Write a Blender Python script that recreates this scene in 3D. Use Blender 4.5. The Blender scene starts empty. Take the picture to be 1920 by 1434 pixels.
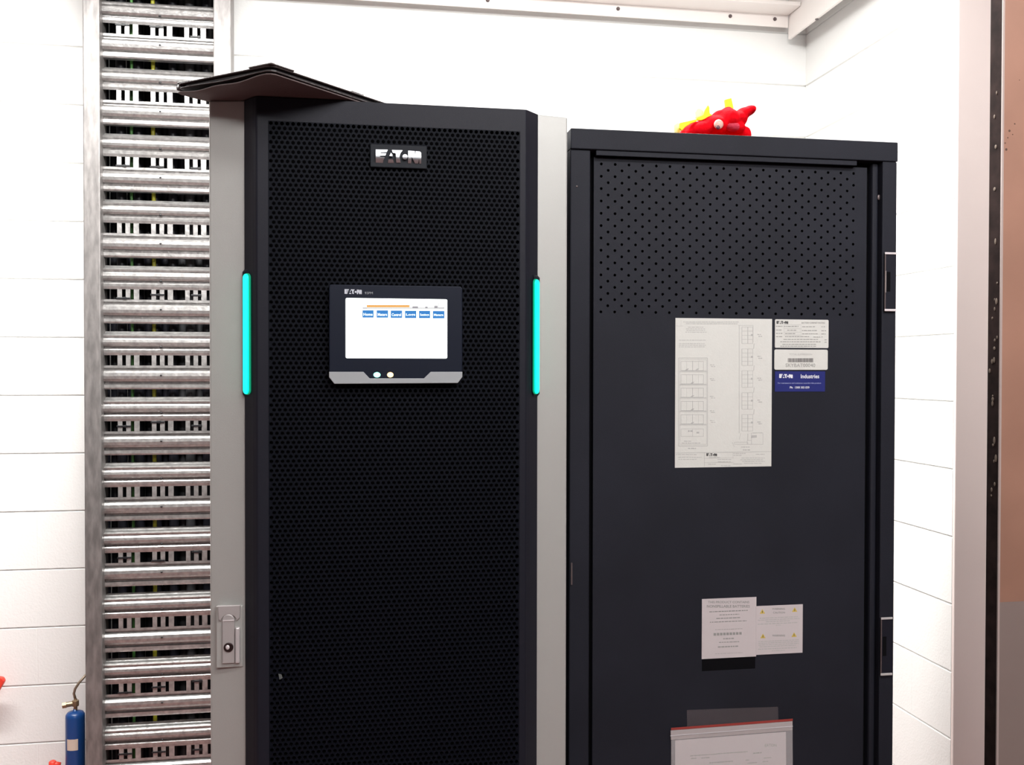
import bpy, bmesh, math, random
from mathutils import Vector, Matrix
random.seed(7)
C = bpy.context.scene.collection

# ---------------------------------------------------------------- camera
FPX = 1800.0
YAW, PIT, ROL = math.radians(9.5), math.radians(-0.79), math.radians(0.1)
cy, sy, cp, sp = math.cos(YAW), math.sin(YAW), math.cos(PIT), math.sin(PIT)
FW = Vector((sy*cp, cy*cp, sp)); R0 = Vector((cy, -sy, 0)); U0 = R0.cross(FW)
RT = math.cos(ROL)*R0 + math.sin(ROL)*U0
UP = -math.sin(ROL)*R0 + math.cos(ROL)*U0
EYE = Vector((0, -1.524, 1.455))
def ray(x, y): return FW + RT*((x-960)/FPX) - UP*((y-717)/FPX)
def at(x, y, Y):
    """measured point of the photo on the real vertical plane at depth Y"""
    d = ray(x, y); return EYE + d*((Y-EYE.y)/d.y)
cam = bpy.data.objects.new('camera', bpy.data.cameras.new('camera'))
cam.data.sensor_width = 36; cam.data.lens = FPX/1920*36; cam.data.clip_start = .02
M = Matrix.Identity(4)
for i in range(3):
    M[i][0] = RT[i]; M[i][1] = UP[i]; M[i][2] = -FW[i]; M[i][3] = EYE[i]
cam.matrix_world = M
C.objects.link(cam); bpy.context.scene.camera = cam

# ---------------------------------------------------------------- materials
def mat(name, col, rough=.5, metal=0., noise=0., nscale=20, bump=0., bscale=200, emit=None, estr=0., spec=.5, stretch=None, alpha=1., coat=0.):
    m = bpy.data.materials.new(name); m.use_nodes = True
    nt = m.node_tree; b = nt.nodes['Principled BSDF']
    b.inputs['Base Color'].default_value = (*col, 1)
    b.inputs['Roughness'].default_value = rough
    b.inputs['Metallic'].default_value = metal
    b.inputs['Specular IOR Level'].default_value = spec
    b.inputs['Alpha'].default_value = alpha
    b.inputs['Coat Weight'].default_value = coat
    if emit:
        b.inputs['Emission Color'].default_value = (*emit, 1)
        b.inputs['Emission Strength'].default_value = estr
    if noise or bump:
        tc = nt.nodes.new('ShaderNodeTexCoord'); mp = nt.nodes.new('ShaderNodeMapping')
        nt.links.new(tc.outputs['Object'], mp.inputs[0])
        if stretch: mp.inputs['Scale'].default_value = stretch
    if noise:
        n = nt.nodes.new('ShaderNodeTexNoise'); n.inputs['Scale'].default_value = nscale
        n.inputs['Detail'].default_value = 5
        nt.links.new(mp.outputs[0], n.inputs['Vector'])
        r = nt.nodes.new('ShaderNodeValToRGB')
        r.color_ramp.elements[0].position = .32; r.color_ramp.elements[1].position = .68
        r.color_ramp.elements[0].color = (*[max(0, c*(1-noise)) for c in col], 1)
        r.color_ramp.elements[1].color = (*[min(1, c*(1+noise)) for c in col], 1)
        nt.links.new(n.outputs['Fac'], r.inputs[0]); nt.links.new(r.outputs[0], b.inputs['Base Color'])
    if bump:
        n2 = nt.nodes.new('ShaderNodeTexNoise'); n2.inputs['Scale'].default_value = bscale
        n2.inputs['Detail'].default_value = 3
        nt.links.new(mp.outputs[0], n2.inputs['Vector'])
        bp = nt.nodes.new('ShaderNodeBump'); bp.inputs['Strength'].default_value = bump
        bp.inputs['Distance'].default_value = .002
        nt.links.new(n2.outputs['Fac'], bp.inputs['Height']); nt.links.new(bp.outputs[0], b.inputs['Normal'])
    return m
WALL  = mat('painted_blockwork', (.87, .865, .85), .55, bump=.35, bscale=160, spec=.3)
PLAST = mat('smooth_white_plaster', (.88, .76, .73), .6, noise=.03, nscale=3, spec=.3)  # pinkish cast of the light is put into this base colour
FARW  = mat('far_wall_paint', (.16, .13, .13), .6)
CEIL  = mat('ceiling_paint', (.85, .85, .83), .7)
FLOOR = mat('vinyl_floor', (.22, .095, .085), .4, noise=.08, nscale=12)
STEELW= mat('white_painted_steel', (.90, .85, .82), .45, spec=.3)
GALV  = mat('galvanised_steel', (.39, .378, .372), .36, .72, noise=.22, nscale=60, bump=.5, bscale=90)
GALVR = mat('galvanised_rail', (.225, .21, .205), .46, .60, noise=.25, nscale=16, bump=.15, bscale=60, stretch=(4, 4, 1))
BLACKP= mat('charcoal_powder_coat', (.0135, .0145, .0215), .6, noise=.12, nscale=7, bump=.15, bscale=900, spec=.18)
BLACKD= mat('black_powder_coat_door', (.0105, .0110, .0180), .5, bump=.1, bscale=900, spec=.2)
MESHM = mat('black_perforated_steel', (.0022, .0032, .0068), .6, spec=.10)
VOID  = mat('dark_interior', (.003, .003, .004), .9, spec=.1)  # near-black colour stands in for shade inside cabinets, slots and recesses
SILV  = mat('silver_grey_paint', (.46, .46, .445), .42, .3, bump=.12, bscale=1200)
SILVD = mat('silver_grey_lock', (.47, .44, .44), .38, .3)
DARKM = mat('dark_key_barrel', (.05, .03, .03), .3, .6)
CHROME= mat('chrome_lettering', (.46, .48, .51), .38, .9)
BADGE = mat('graphite_badge', (.014, .016, .021), .55, spec=.15)
BEZEL = mat('blue_black_bezel', (.006, .009, .020), .4, spec=.2)
TRIM  = mat('grey_plastic_trim', (.34, .36, .38), .45, .1)
PRINTW= mat('pale_print', (.55, .58, .65), .5)
SCREEN= mat('lit_screen_white', (.02, .02, .02), .3, emit=(.95, 1, .93), estr=1.6)
SBLUE = mat('lit_screen_blue', (.02, .02, .02), .3, emit=(.006, .125, .36), estr=1.0)
STEXT = mat('lit_screen_text', (.02, .02, .02), .3, emit=(.85, .97, 1), estr=1.1)
SORNG = mat('lit_screen_orange', (.02, .02, .02), .3, emit=(.52, .26, .07), estr=1.0)
SGREY = mat('lit_screen_grey', (.02, .02, .02), .3, emit=(.22, .21, .23), estr=1.0)
LEDG  = mat('green_led_diffuser', (.0, .3, .2), .3, emit=(.0, 1.0, .62), estr=1.6)
LEDR  = mat('green_glow_rim', (.0, .12, .07), .4, emit=(.0, .42, .20), estr=.32)  # faint emission paints the green spill around the light bars
INDG  = mat('green_indicator', (.0, .3, .2), .3, emit=(.25, 1.0, .72), estr=2.2)
INDO  = mat('orange_indicator', (.3, .1, .0), .3, emit=(1.0, .62, .24), estr=2.2)
PAPER = mat('white_label_paper', (.63, .63, .60), .55, bump=.1, bscale=300)
PAPERP= mat('glossy_warning_paper', (.57, .52, .53), .4)
BLUEL = mat('blue_label_vinyl', (.014, .020, .155), .4)
WPRNT = mat('white_print', (.75, .76, .82), .5)
INK   = mat('grey_ink', (.30, .30, .29), .6)
INKL  = mat('light_ink', (.46, .46, .45), .6)
INKD  = mat('dark_ink', (.06, .06, .06), .6)
YTRI  = mat('yellow_warning_print', (.62, .46, .10), .5)
LEATH = mat('brown_black_leather', (.045, .034, .034), .42, noise=.2, nscale=30, bump=.4, bscale=250)
LEATHI= mat('brown_microfibre_lining', (.10, .072, .072), .8, bump=.3, bscale=400)
ALUM  = mat('tablet_aluminium', (.10, .10, .105), .4, .5)
REDP  = mat('red_plush', (.72, .003, .010), .9, noise=.22, nscale=60, bump=.5, bscale=220, spec=.05)
PINKP = mat('pink_plush', (.60, .035, .075), .8, noise=.2, nscale=60, bump=.8, bscale=220)
YELP  = mat('yellow_felt', (.90, .80, .015), .7, noise=.12, nscale=40)
CREAM = mat('cream_felt', (.86, .83, .50), .7)
LIME  = mat('lime_felt', (.42, .48, .03), .7)
EYEP  = mat('toy_eye_pale', (.75, .42, .36), .5)
EYED  = mat('toy_eye_dark', (.10, .04, .06), .3)
CABB  = mat('black_cable_sheath', (.010, .010, .016), .45, noise=.3, nscale=5)
CABG  = mat('grey_cable_sheath', (.055, .055, .06), .5)
CABY  = mat('yellow_green_earth_cable', (.42, .40, .03), .45, noise=.5, nscale=6, stretch=(1, 1, 3))
CABN  = mat('green_earth_cable', (.07, .22, .05), .45, noise=.4, nscale=6)
TIE   = mat('black_nylon', (.008, .008, .010), .4)
BLUEC = mat('blue_enamel', (.005, .050, .20), .3, noise=.1, nscale=8)
BRASS = mat('brass', (.28, .20, .12), .35, .7, noise=.2, nscale=60)
COPP  = mat('dull_copper_pipe', (.25, .19, .14), .4, .5)
REDV  = mat('red_enamel', (.75, .05, .03), .4)
CREAML= mat('cream_label', (.62, .50, .42), .5)
TAN   = mat('tan_door_laminate', (.33, .175, .125), .5, noise=.10, nscale=5, spec=.4)
GREYD = mat('grey_door_kickplate', (.24, .185, .17), .42, noise=.06, nscale=6)
SEALM = mat('dark_worn_edge', (.022, .013, .012), .8, noise=.4, nscale=30, spec=.08)
SPECK = mat('pale_specks', (.15, .11, .085), .7)
FILM  = mat('clear_plastic_film', (.75, .72, .74), .2, alpha=.26)
FILMB = mat('clear_ziplock_band', (.62, .56, .56), .3, alpha=.55)
REDZ  = mat('red_zip_strip', (.30, .045, .038), .4)
HINGE = mat('bright_steel_lit_edge', (.80, .74, .76), .35, .3)
HINGED= mat('worn_steel_edge', (.14, .11, .11), .4, .4)
LAMPH = mat('luminaire_white', (.8, .8, .8), .5)

# ---------------------------------------------------------------- mesh helpers
class MB:
    def __init__(s): s.v = []; s.f = []
    def quad(s, a, b, c, d):
        n = len(s.v); s.v += [tuple(a), tuple(b), tuple(c), tuple(d)]; s.f.append((n, n+1, n+2, n+3))
    def box(s, x0, x1, y0, y1, z0, z1):
        n = len(s.v)
        s.v += [(x0,y0,z0),(x1,y0,z0),(x1,y1,z0),(x0,y1,z0),(x0,y0,z1),(x1,y0,z1),(x1,y1,z1),(x0,y1,z1)]
        s.f += [tuple(n+i for i in q) for q in ((0,3,2,1),(4,5,6,7),(0,1,5,4),(1,2,6,5),(2,3,7,6),(3,0,4,7))]
    def prism(s, pts, off):
        """closed polygon of 3-D points, extruded by off"""
        n = len(s.v); k = len(pts); off = Vector(off)
        s.v += [tuple(p) for p in pts] + [tuple(Vector(p)+off) for p in pts]
        s.f.append(tuple(range(n, n+k))); s.f.append(tuple(range(n+2*k-1, n+k-1, -1)))
        for i in range(k):
            j = (i+1) % k; s.f.append((n+j, n+i, n+k+i, n+k+j))
    def tube(s, pts, r, seg=12, cap=True):
        pts = [Vector(p) for p in pts]; n0 = len(s.v); rs = r if isinstance(r, (list, tuple)) else [r]*len(pts)
        pr = None
        for i, p in enumerate(pts):
            t = (pts[min(i+1, len(pts)-1)] - pts[max(i-1, 0)]).normalized()
            if pr is None: pr = t.orthogonal().normalized()
            pr = (pr - t*pr.dot(t)).normalized(); q = t.cross(pr)
            for k in range(seg):
                a = 2*math.pi*k/seg; s.v.append(tuple(p + pr*math.cos(a)*rs[i] + q*math.sin(a)*rs[i]))
        for i in range(len(pts)-1):
            for k in range(seg):
                a = n0+i*seg+k; b = n0+i*seg+(k+1) % seg; s.f.append((a, b, b+seg, a+seg))
        if cap:
            s.f.append(tuple(n0+k for k in reversed(range(seg))))
            m = n0+(len(pts)-1)*seg; s.f.append(tuple(m+k for k in range(seg)))
    def lathe(s, c, prof, seg=28, axis='Z'):
        """prof: list of (radius, height)"""
        c = Vector(c); n0 = len(s.v)
        for r, h in prof:
            for k in range(seg):
                a = 2*math.pi*k/seg
                if axis == 'Z': s.v.append((c.x+r*math.cos(a), c.y+r*math.sin(a), c.z+h))
                else: s.v.append((c.x+r*math.cos(a), c.y-h, c.z+r*math.sin(a)))
        for i in range(len(prof)-1):
            for k in range(seg):
                a = n0+i*seg+k; b = n0+i*seg+(k+1) % seg; s.f.append((a, b, b+seg, a+seg))
        s.f.append(tuple(n0+k for k in reversed(range(seg))))
        m = n0+(len(prof)-1)*seg; s.f.append(tuple(m+k for k in range(seg)))
    def ball(s, c, rx, ry, rz, rot=None, nu=20, nv=12):
        c = Vector(c); n0 = len(s.v)
        for i in range(nv+1):
            th = math.pi*i/nv
            for k in range(nu):
                a = 2*math.pi*k/nu
                p = Vector((rx*math.sin(th)*math.cos(a), ry*math.sin(th)*math.sin(a), rz*math.cos(th)))
                if rot: p = Matrix.Rotation(rot, 3, 'Y') @ p
                s.v.append(tuple(c+p))
        for i in range(nv):
            for k in range(nu):
                a = n0+i*nu+k; b = n0+i*nu+(k+1) % nu; s.f.append((a, a+nu, b+nu, b))
    def build(s, name, m, parent=None, bevel=0., smooth=False, fix=True, seg=2):
        me = bpy.data.meshes.new(name)
        o = bpy.data.objects.new(name, me)
        off = Vector((0, 0, 0))
        if parent is None and s.v:
            xs = [v[0] for v in s.v]; ys = [v[1] for v in s.v]; zs = [v[2] for v in s.v]
            off = Vector(((min(xs)+max(xs))/2, (min(ys)+max(ys))/2, min(zs)))
            s.v = [(v[0]-off.x, v[1]-off.y, v[2]-off.z) for v in s.v]
        me.from_pydata(s.v, [], s.f)
        if fix:
            bm = bmesh.new(); bm.from_mesh(me)
            bmesh.ops.remove_doubles(bm, verts=bm.verts, dist=1e-6)
            bmesh.ops.recalc_face_normals(bm, faces=bm.faces); bm.to_mesh(me); bm.free()
        me.materials.append(m)
        if smooth:
            for p in me.polygons: p.use_smooth = True
        C.objects.link(o); o.location = off
        if parent is not None: attach(o, parent)
        if bevel:
            b = o.modifiers.new('bevel', 'BEVEL'); b.width = bevel; b.segments = seg; b.limit_method = 'ANGLE'; b.angle_limit = math.radians(40)
        return o
WM = {}
def world_of(o):
    return WM.get(o.name, Matrix.Translation(o.location))
def attach(o, parent):
    """meshes are modelled in world space: undo the parent's place so that they stay put"""
    o.parent = parent
    o.matrix_parent_inverse = world_of(parent).inverted()
    WM[o.name] = Matrix.Translation(o.location)
def empty(name, loc):
    o = bpy.data.objects.new(name, None); o.empty_display_size = .05; o.location = loc; C.objects.link(o)
    WM[o.name] = Matrix.Translation(Vector(loc)); return o
def tag(o, label, cat, group=None):
    o['label'] = label; o['category'] = cat
    if group: o['group'] = group
    return o
def struct(o, label=None):
    o['kind'] = 'structure'
    if label: o['label'] = label
    return o
def apply_mods(o):
    dg = bpy.context.evaluated_depsgraph_get(); dg.update()
    me = bpy.data.meshes.new_from_object(o.evaluated_get(dg)); o.modifiers.clear(); o.data = me

# text, as mesh quads standing on a vertical plane facing -Y
_tc = {}
def text_pts(s, bold=False):
    key = (s, bold)
    if key in _tc: return _tc[key]
    cu = bpy.data.curves.new('t', 'FONT'); cu.body = s; cu.size = 1; cu.resolution_u = 3
    if bold: cu.offset = .018
    ob = bpy.data.objects.new('t', cu); C.objects.link(ob)
    dg = bpy.context.evaluated_depsgraph_get(); dg.update()
    me = bpy.data.meshes.new_from_object(ob.evaluated_get(dg))
    vs = [(v.co.x, v.co.y) for v in me.vertices]; fs = [tuple(p.vertices) for p in me.polygons]
    bpy.data.objects.remove(ob); bpy.data.curves.remove(cu); bpy.data.meshes.remove(me)
    x0 = min(v[0] for v in vs); x1 = max(v[0] for v in vs); y0 = min(v[1] for v in vs); y1 = max(v[1] for v in vs)
    vs = [((x-x0)/(x1-x0), (y-y0)/(y1-y0)) for x, y in vs]
    _tc[key] = (vs, fs); return _tc[key]
def put_text(mb, s, x0, y0, x1, y1, Y, bold=False):
    """fit text into the photo's box x0..x1, y0 (top)..y1 (bottom) on plane Y"""
    vs, fs = text_pts(s, bold); n = len(mb.v)
    for u, v in vs: mb.v.append(tuple(at(x0+(x1-x0)*u, y1+(y0-y1)*v, Y)))
    mb.f += [tuple(n+i for i in f) for f in fs]
# the stylised lettering of the maker's mark, drawn on a 118 x 33 grid
LOGO = [
 [(0,0),(31,0.5),(28,7),(12,7.5),(12,9.5),(27,10),(24.5,16),(11,16.5),(11,19),(23,19.5),(21,25),(11,25),(11,25.5),(20,25.5),(18.5,33),(0,32)],
 [(35,17),(39,8),(43,14),(42.5,17.5)], [(32.5,25),(43.5,25),(47,33),(31,33)],
 [(41.5,1),(69,2),(63,10),(60.5,20),(64,33),(53,32.5),(52,26),(51,10),(43.5,8.5)],
 [(75+6.8*math.cos(a*math.pi/7), 19+6.8*math.sin(a*math.pi/7)) for a in range(14)],
 [(83,3),(100,4),(101,16),(102.5,4.5),(113,5),(116.5,9),(116.5,35),(112,35),(111,24),(109,34.5),(101,34.5),(92,20),(91,34.5),(83,34)],
]
def put_logo(mb, x0, y0, x1, y1, Y, depth=0.):
    for poly in LOGO:
        pts = [at(x0+(x1-x0)*p[0]/117., y0+(y1-y0)*p[1]/35., Y) for p in poly]
        if depth: mb.prism(pts, (0, depth, 0))
        else:
            n = len(mb.v); mb.v += [tuple(p) for p in pts]; mb.f.append(tuple(range(n, n+len(pts))))
def pbar(mb, x0, y0, x1, y1, Y):
    mb.quad(at(x0, y1, Y), at(x1, y1, Y), at(x1, y0, Y), at(x0, y0, Y))
def line_of_words(mb, x0, x1, yc, h, Y, seed=0, slope=0.):
    """a row of word-length strokes, for print too small to read"""
    rnd = random.Random(seed); x = x0
    while x < x1-1:
        w = rnd.uniform(2.2, 7.5); e = min(x+w, x1)
        ya = yc+slope*(x-x0); yb = yc+slope*(e-x0)
        mb.quad(at(x, ya+h/2, Y), at(e, yb+h/2, Y), at(e, yb-h/2, Y), at(x, ya-h/2, Y))
        x = e+rnd.uniform(.7, 1.3)

# ================================================================ THE ROOM
BACKY, RX, CZ = 2.0, 1.75, 3.02
X_L, X_R, Y_F = -2.4, 3.2, -3.4
def blockwork(u0, u1, z0, z1, joint_u, place, thick):
    mb = MB(); g, gv, gd = .0036, .0022, .0085
    k0 = math.floor((z0-.362)/.2); z = .362+.2*k0; row = k0
    while z < z1:
        za, zb = max(z, z0), min(z+.2, z1)
        if zb-za > .012:
            u = joint_u + (.2 if row % 2 else 0); u -= math.ceil((u-u0)/.4)*.4
            while u < u1:
                ua, ub = max(u, u0), min(u+.4, u1)
                if ub-ua > .012:
                    P = lambda a, h, d: place(a, h, d)
                    mb.quad(P(ua+gv, za+g, 0), P(ub-gv, za+g, 0), P(ub-gv, zb-g, 0), P(ua+gv, zb-g, 0))
                    mb.quad(P(ua, za+g, .0005), P(ua+gv, za+g, 0), P(ua+gv, zb-g, 0), P(ua, zb-g, .0005))
                    mb.quad(P(ub-gv, za+g, 0), P(ub, za+g, .0005), P(ub, zb-g, .0005), P(ub-gv, zb-g, 0))
                    mb.quad(P(ua, za, gd), P(ub, za, gd), P(ub, za+g, 0), P(ua, za+g, 0))
                    mb.quad(P(ua, zb-g, 0), P(ub, zb-g, 0), P(ub, zb, gd), P(ua, zb, gd))
                u += .4
        z += .2; row += 1
    a, b = .001, thick
    mb.quad(place(u0, z0, b), place(u1, z0, b), place(u1, z1, b), place(u0, z1, b))
    mb.quad(place(u0, z0, a), place(u0, z0, b), place(u0, z1, b), place(u0, z1, a))
    mb.quad(place(u1, z0, a), place(u1, z0, b), place(u1, z1, b), place(u1, z1, a))
    return mb
jx = at(68, 800, BACKY).x
struct(blockwork(X_L, X_R, 0, CZ, jx, lambda u, h, d: (u, BACKY+d, h), .12).build('wall_back', WALL, fix=False))
struct(blockwork(1.052, BACKY, 0, CZ, 1.25, lambda u, h, d: (RX+d, u, h), .018).build('wall_right', WALL, fix=False))
mb = MB(); mb.box(RX, RX+.135, 1.040, 1.0515, 0, CZ); mb.box(RX+.0185, RX+.135, 1.0515, BACKY-.0005, 0, CZ)
struct(mb.build('trim_1', PLAST, bevel=.002), 'smooth painted pier tinted for pinkish light closing the end of the right block wall')
mb = MB(); mb.box(X_L-.12, X_L, Y_F, BACKY+.12, 0, CZ); struct(mb.build('wall_left', FARW))
mb = MB(); mb.box(X_R, X_R+.12, Y_F, BACKY+.12, 0, CZ); struct(mb.build('wall_far_right', FARW))
mb = MB(); mb.box(X_L-.12, X_R+.12, Y_F-.12, Y_F, 0, CZ); struct(mb.build('wall_front', FARW))
mb = MB(); mb.box(X_L-.12, X_R+.12, Y_F-.12, BACKY+.12, -.1, 0); struct(mb.build('floor', FLOOR))
mb = MB(); mb.box(X_L-.12, X_R+.12, Y_F-.12, BACKY+.12, CZ, CZ+.1); struct(mb.build('ceiling', CEIL))

# high level steel channel on the back wall, and its return along the right wall
ch = tag(empty('steel_channel', (.3, 1.95, 2.76)), 'white painted steel channel running high along the back wall', 'channel')
mb = MB()
prof = [(1.852, 2.828), (1.852, 2.814), (1.955, 2.814), (1.955, 2.768), (1.960, 2.768), (1.960, 2.828)]
mb.prism([(-.34, y, z) for y, z in prof], (1.995, 0, 0)); mb.build('profile', STEELW, ch, bevel=.0015)
for sx in (.02, .49, .98, 1.42, 1.60):
    mb = MB(); mb.lathe((sx, 1.955, 2.797), [(.007, 0), (.007, .003), (.004, .006)], 12, 'Y'); mb.build('screw', HINGED, ch)
for sx in (-.2, .8, 1.55):
    mb = MB(); mb.box(sx-.015, sx+.015, 1.958, 2.001, 2.80, 2.825); mb.build('wall_bracket', STEELW, ch)
rc = tag(empty('steel_return_plate', (1.665, 1.6, 2.725)), 'thin white steel edge plate running forward from the channel by the right wall', 'plate')
mb = MB(); mb.box(1.658, 1.668, .6, 1.96, 2.725, CZ-.0005); mb.build('plate', STEELW, rc, bevel=.001)
for ya in (1.2, 1.8):
    mb = MB(); mb.box(1.668, 1.751, ya, ya+.03, 2.86, 2.885); mb.build('wall_bracket', STEELW, rc)
mb = MB(); mb.lathe((1.663, 1.74, 2.7245), [(.006, -.003), (.006, .001)], 12); mb.build('screw', HINGED, rc)

# the open door leaf at the right
dl = empty('door_1', (1.6, .19, 0)); dl['kind'] = 'structure'
dl['label'] = 'tan door leaf standing open at the right edge of the frame, dark worn edge'
zk = at(1900, 1128, .17).z
mb = MB(); mb.box(1.252, 1.62, .1735, .2085, .01, 2.9); mb.build('leaf_core', SEALM, dl)
mb = MB(); mb.box(1.252, 1.62, .1700, .1735, zk, 2.9); mb.build('face_panel', TAN, dl, bevel=.0006)
mb = MB(); mb.box(1.252, 1.62, .1700, .1735, .01, zk); mb.build('kick_plate', GREYD, dl, bevel=.0006)
mb = MB(); mb.box(1.2505, 1.2545, .1693, .1725, .01, 2.9); mb.build('edge_lipping', mat('pale_edge_lipping', (.42, .34, .32), .4), dl)
mb = MB(); rr = random.Random(3)
for k in range(26):
    z = rr.choice([rr.uniform(1.0, 2.1), rr.uniform(1.2, 1.7)]); y = .19+rr.gauss(0, .0045); r = rr.uniform(.0015, .0038)
    mb.ball((1.2512, y, z), .0012, r, r*rr.uniform(1, 2.2), nu=8, nv=5)
mb.build('worn_spots', SPECK, dl)
mb = MB()
for px, py, r in ((1893, 245, .0024), (1903, 232, .0016), (1887, 280, .0026), (1890, 258, .0014), (1912, 150, .001), (1885, 268, .0016), (1899, 252, .0012)):
    p = at(px, py, .1695); mb.lathe((p.x, .17, p.z), [(r, 0), (r*.6, .0006)], 9, 'Y')
mb.build('dirt_spots', mat('brown_smudge', (.10, .05, .035), .6), dl)

# ================================================================ CABLE LADDER
LY = 1.80
ld = tag(empty('cable_ladder', (-.63, 1.845, 0)), 'galvanised steel cable ladder with punched slotted rungs rising up the wall', 'cable ladder')
xl0, xl1, xr0, xr1 = -.862, -.809, -.452, -.395
def rail(x0, x1, inner):
    mb = MB(); s = 1 if inner > 0 else -1
    pts = [(x0, LY), (x1, LY), (x1, LY+.09), (x0, LY+.09)]
    mb.prism([(x, y, 0.001) for x, y in pts], (0, 0, 2.97))
    o = mb.build('side_rail', GALVR, ld, bevel=.004)
    e = x1 if s > 0 else x0
    return o
rail(xl0, xl1, 1); rail(xr0, xr1, -1)
PR = [(-.097,.022),(-.096,.002),(-.091,-.001),(-.081,-.001),(-.079,.010),(-.0725,.010),(-.070,-.003),(-.062,-.009),(-.052,-.011),(-.042,-.010),(-.035,-.004),(-.0315,.008),(-.0265,.008),(-.025,.0),(-.017,0)]
PR2 = [(.017,0),(.026,-.003),(.034,-.004),(.038,-.001),(.0395,.008),(.0445,.008),(.046,-.003),(.052,-.009),(.060,-.011),(.068,-.010),(.0735,-.006),(.0745,-.002),(.0755,-.006),(.082,-.008),(.0865,-.002),(.089,.012),(.097,.022)]
PR3 = [(.017,0),(.0175,0)]
RY = LY+.040
def rung_mesh():
    mb = MB()
    for pr in (PR, PR2):
        for (za, ya), (zb, yb) in zip(pr, pr[1:]):
            mb.quad((xl1, RY+ya, za), (xr0, RY+ya, za), (xr0, RY+yb, zb), (xl1, RY+yb, zb))
    # bars between the punched slots
    bars = []; x = at(219, 304, RY).x; u = (at(392, 304, RY).x-at(219, 304, RY).x)/173.
    for k in range(4):
        o = x+k*63.5*u
        for a, b in ((0, 8.5), (15.5, 24), (30.5, 40.5)): bars.append((o+a*u, o+b*u))
    for a, b in bars:
        b = min(b, xr0)
        if a < xr0-.001:
            mb.box(a, b, RY, RY+.003, -.0175, .0175)
    return mb
first = None
for k in range(-1, 13):
    z = .166+.2194*k
    if z < .05: continue
    if first is None:
        first = rung_mesh().build('rung', GALV, ld, fix=False); o = first
    else:
        o = first.copy(); C.objects.link(o); o.parent = ld
        o.matrix_parent_inverse = first.matrix_parent_inverse.copy()
    o.location = (0, 0, z)
    for dz, r_ in ((.045, .005), (-.050, .004)):
        sc = MB(); sc.ball((at(303, 700, RY).x, RY-.010, z+dz), r_, .003, .003, nu=10, nv=6)
        sc.build('rivet', TIE, ld, smooth=True)
# black nylon ties holding the cables through the slots
u = (at(392, 304, RY).x-at(219, 304, RY).x)/173.; xb = at(219, 304, RY).x
def ties(band_px, hs):
    k = round((at(300, band_px, RY+.02).z-.166)/.2194); z = .166+.2194*k
    for (gx, gw), h in zip(((-2, 26), (61.5, 26), (138, 20)), hs):
        if h is None: continue
        zz = z+{'t': .013, 'm': 0, 'b': -.013}[h]
        mb = MB(); mb.box(xb+gx*u, min(xb+(gx+gw)*u, xr0-.001), RY-.003, RY-.0005, zz-.003, zz+.003)
        mb.box(xb+(gx+14)*u, xb+(gx+19)*u, RY-.005, RY-.0005, zz-.004, zz+.004)
        mb.build('cable_tie', TIE, ld, bevel=.0008)
for b, h in ((62, 'ttb'), (308, 'bbb'), (552, 'bmm'), (800, 'mtm'), (1045, 'mbt'), (1285, 'bmt'), (1405, 'mmm')): ties(b, h)
for zc in (.3, 1.3, 2.3):
    mb = MB(); mb.box(xl0+.002, xl0+.016, LY+.09, BACKY+.001, zc, zc+.04); mb.build('wall_bracket', GALVR, ld)
    mb = MB(); mb.box(xr1-.016, xr1-.002, LY+.09, BACKY+.001, zc, zc+.04); mb.build('wall_bracket', GALVR, ld)
# cables behind the rungs
first = None
def cable(x, y, r, m, label, group, seed):
    rr = random.Random(seed); mb = MB(); pts = []
    for i in range(13):
        pts.append((x+rr.uniform(-.001, .001), y+rr.uniform(-.001, .001), .003+i*2.98/12))
    mb.tube(pts, r, 12)
    return tag(mb.build('power_cable', m, smooth=True), label, 'cable', group)
nb = 15
for i in range(nb):
    x = -.826+i*(.392/(nb-1)); m = CABG if i in (9, 10, 11) else CABB
    lab = 'thick grey power cable rising behind the ladder rungs' if m is CABG else 'thick black power cable rising behind the ladder rungs'
    cable(x, 1.921+(.024 if i % 2 else 0), .0165, m, lab, 'grey cables behind the ladder' if m is CABG else 'black cables behind the ladder', i)
cable(at(289, 700, 1.893).x, 1.893, .0065, CABY, 'thin yellow and green earth cable behind the middle of the ladder', None, 51)
cable(at(249, 800, 1.893).x, 1.893, .0048, CABN, 'thin green earth cable behind the left part of the ladder', None, 52)

# ================================================================ UPS CABINET
ZT = 1.866
ups = tag(empty('power_supply_cabinet', (.065, .45, 0)), 'tall black power supply cabinet with perforated door, lit touchscreen and green light bars', 'electrical cabinet')
XL, XR = at(393, 700, .010).x, at(1063, 700, .010).x
DX0, DX1 = at(459, 700, -.002).x, at(1007.5, 700, -.002).x
mb = MB()
t = .004
mb.box(XL+.001, XL+.004, .031, .90, .02, ZT-.001); mb.box(XR-.004, XR-.001, .031, .90, .02, ZT-.001)
mb.box(XL+.004, XR-.004, .896, .90, .02, ZT-.001); mb.box(XL+.001, XR-.001, .031, .90, ZT-.004, ZT)
mb.box(XL+.004, XR-.004, .031, .896, .02, .03); mb.build('case', BLACKP, ups)
mb = MB(); mb.box(XL+.01, XR-.01, .03, .89, .001, .02); mb.build('plinth', BLACKD, ups)
SW0, SW1 = DX0+.004, DX1-.004
mb = MB(); mb.prism([(XL, .010, .02), (SW0-.004, 0, .02), (SW0+.01, 0, .02), (SW0+.01, .03, .02), (XL, .03, .02)], (0, 0, ZT-.02)); strip_l = mb.build('side_strip', SILV, ups, bevel=.0025)
mb = MB(); mb.prism([(XR, .010, .02), (SW1+.004, 0, .02), (SW1-.01, 0, .02), (SW1-.01, .03, .02), (XR, .03, .02)], (0, 0, ZT-.02)); strip_r = mb.build('side_strip', SILV, ups, bevel=.0025)
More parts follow.
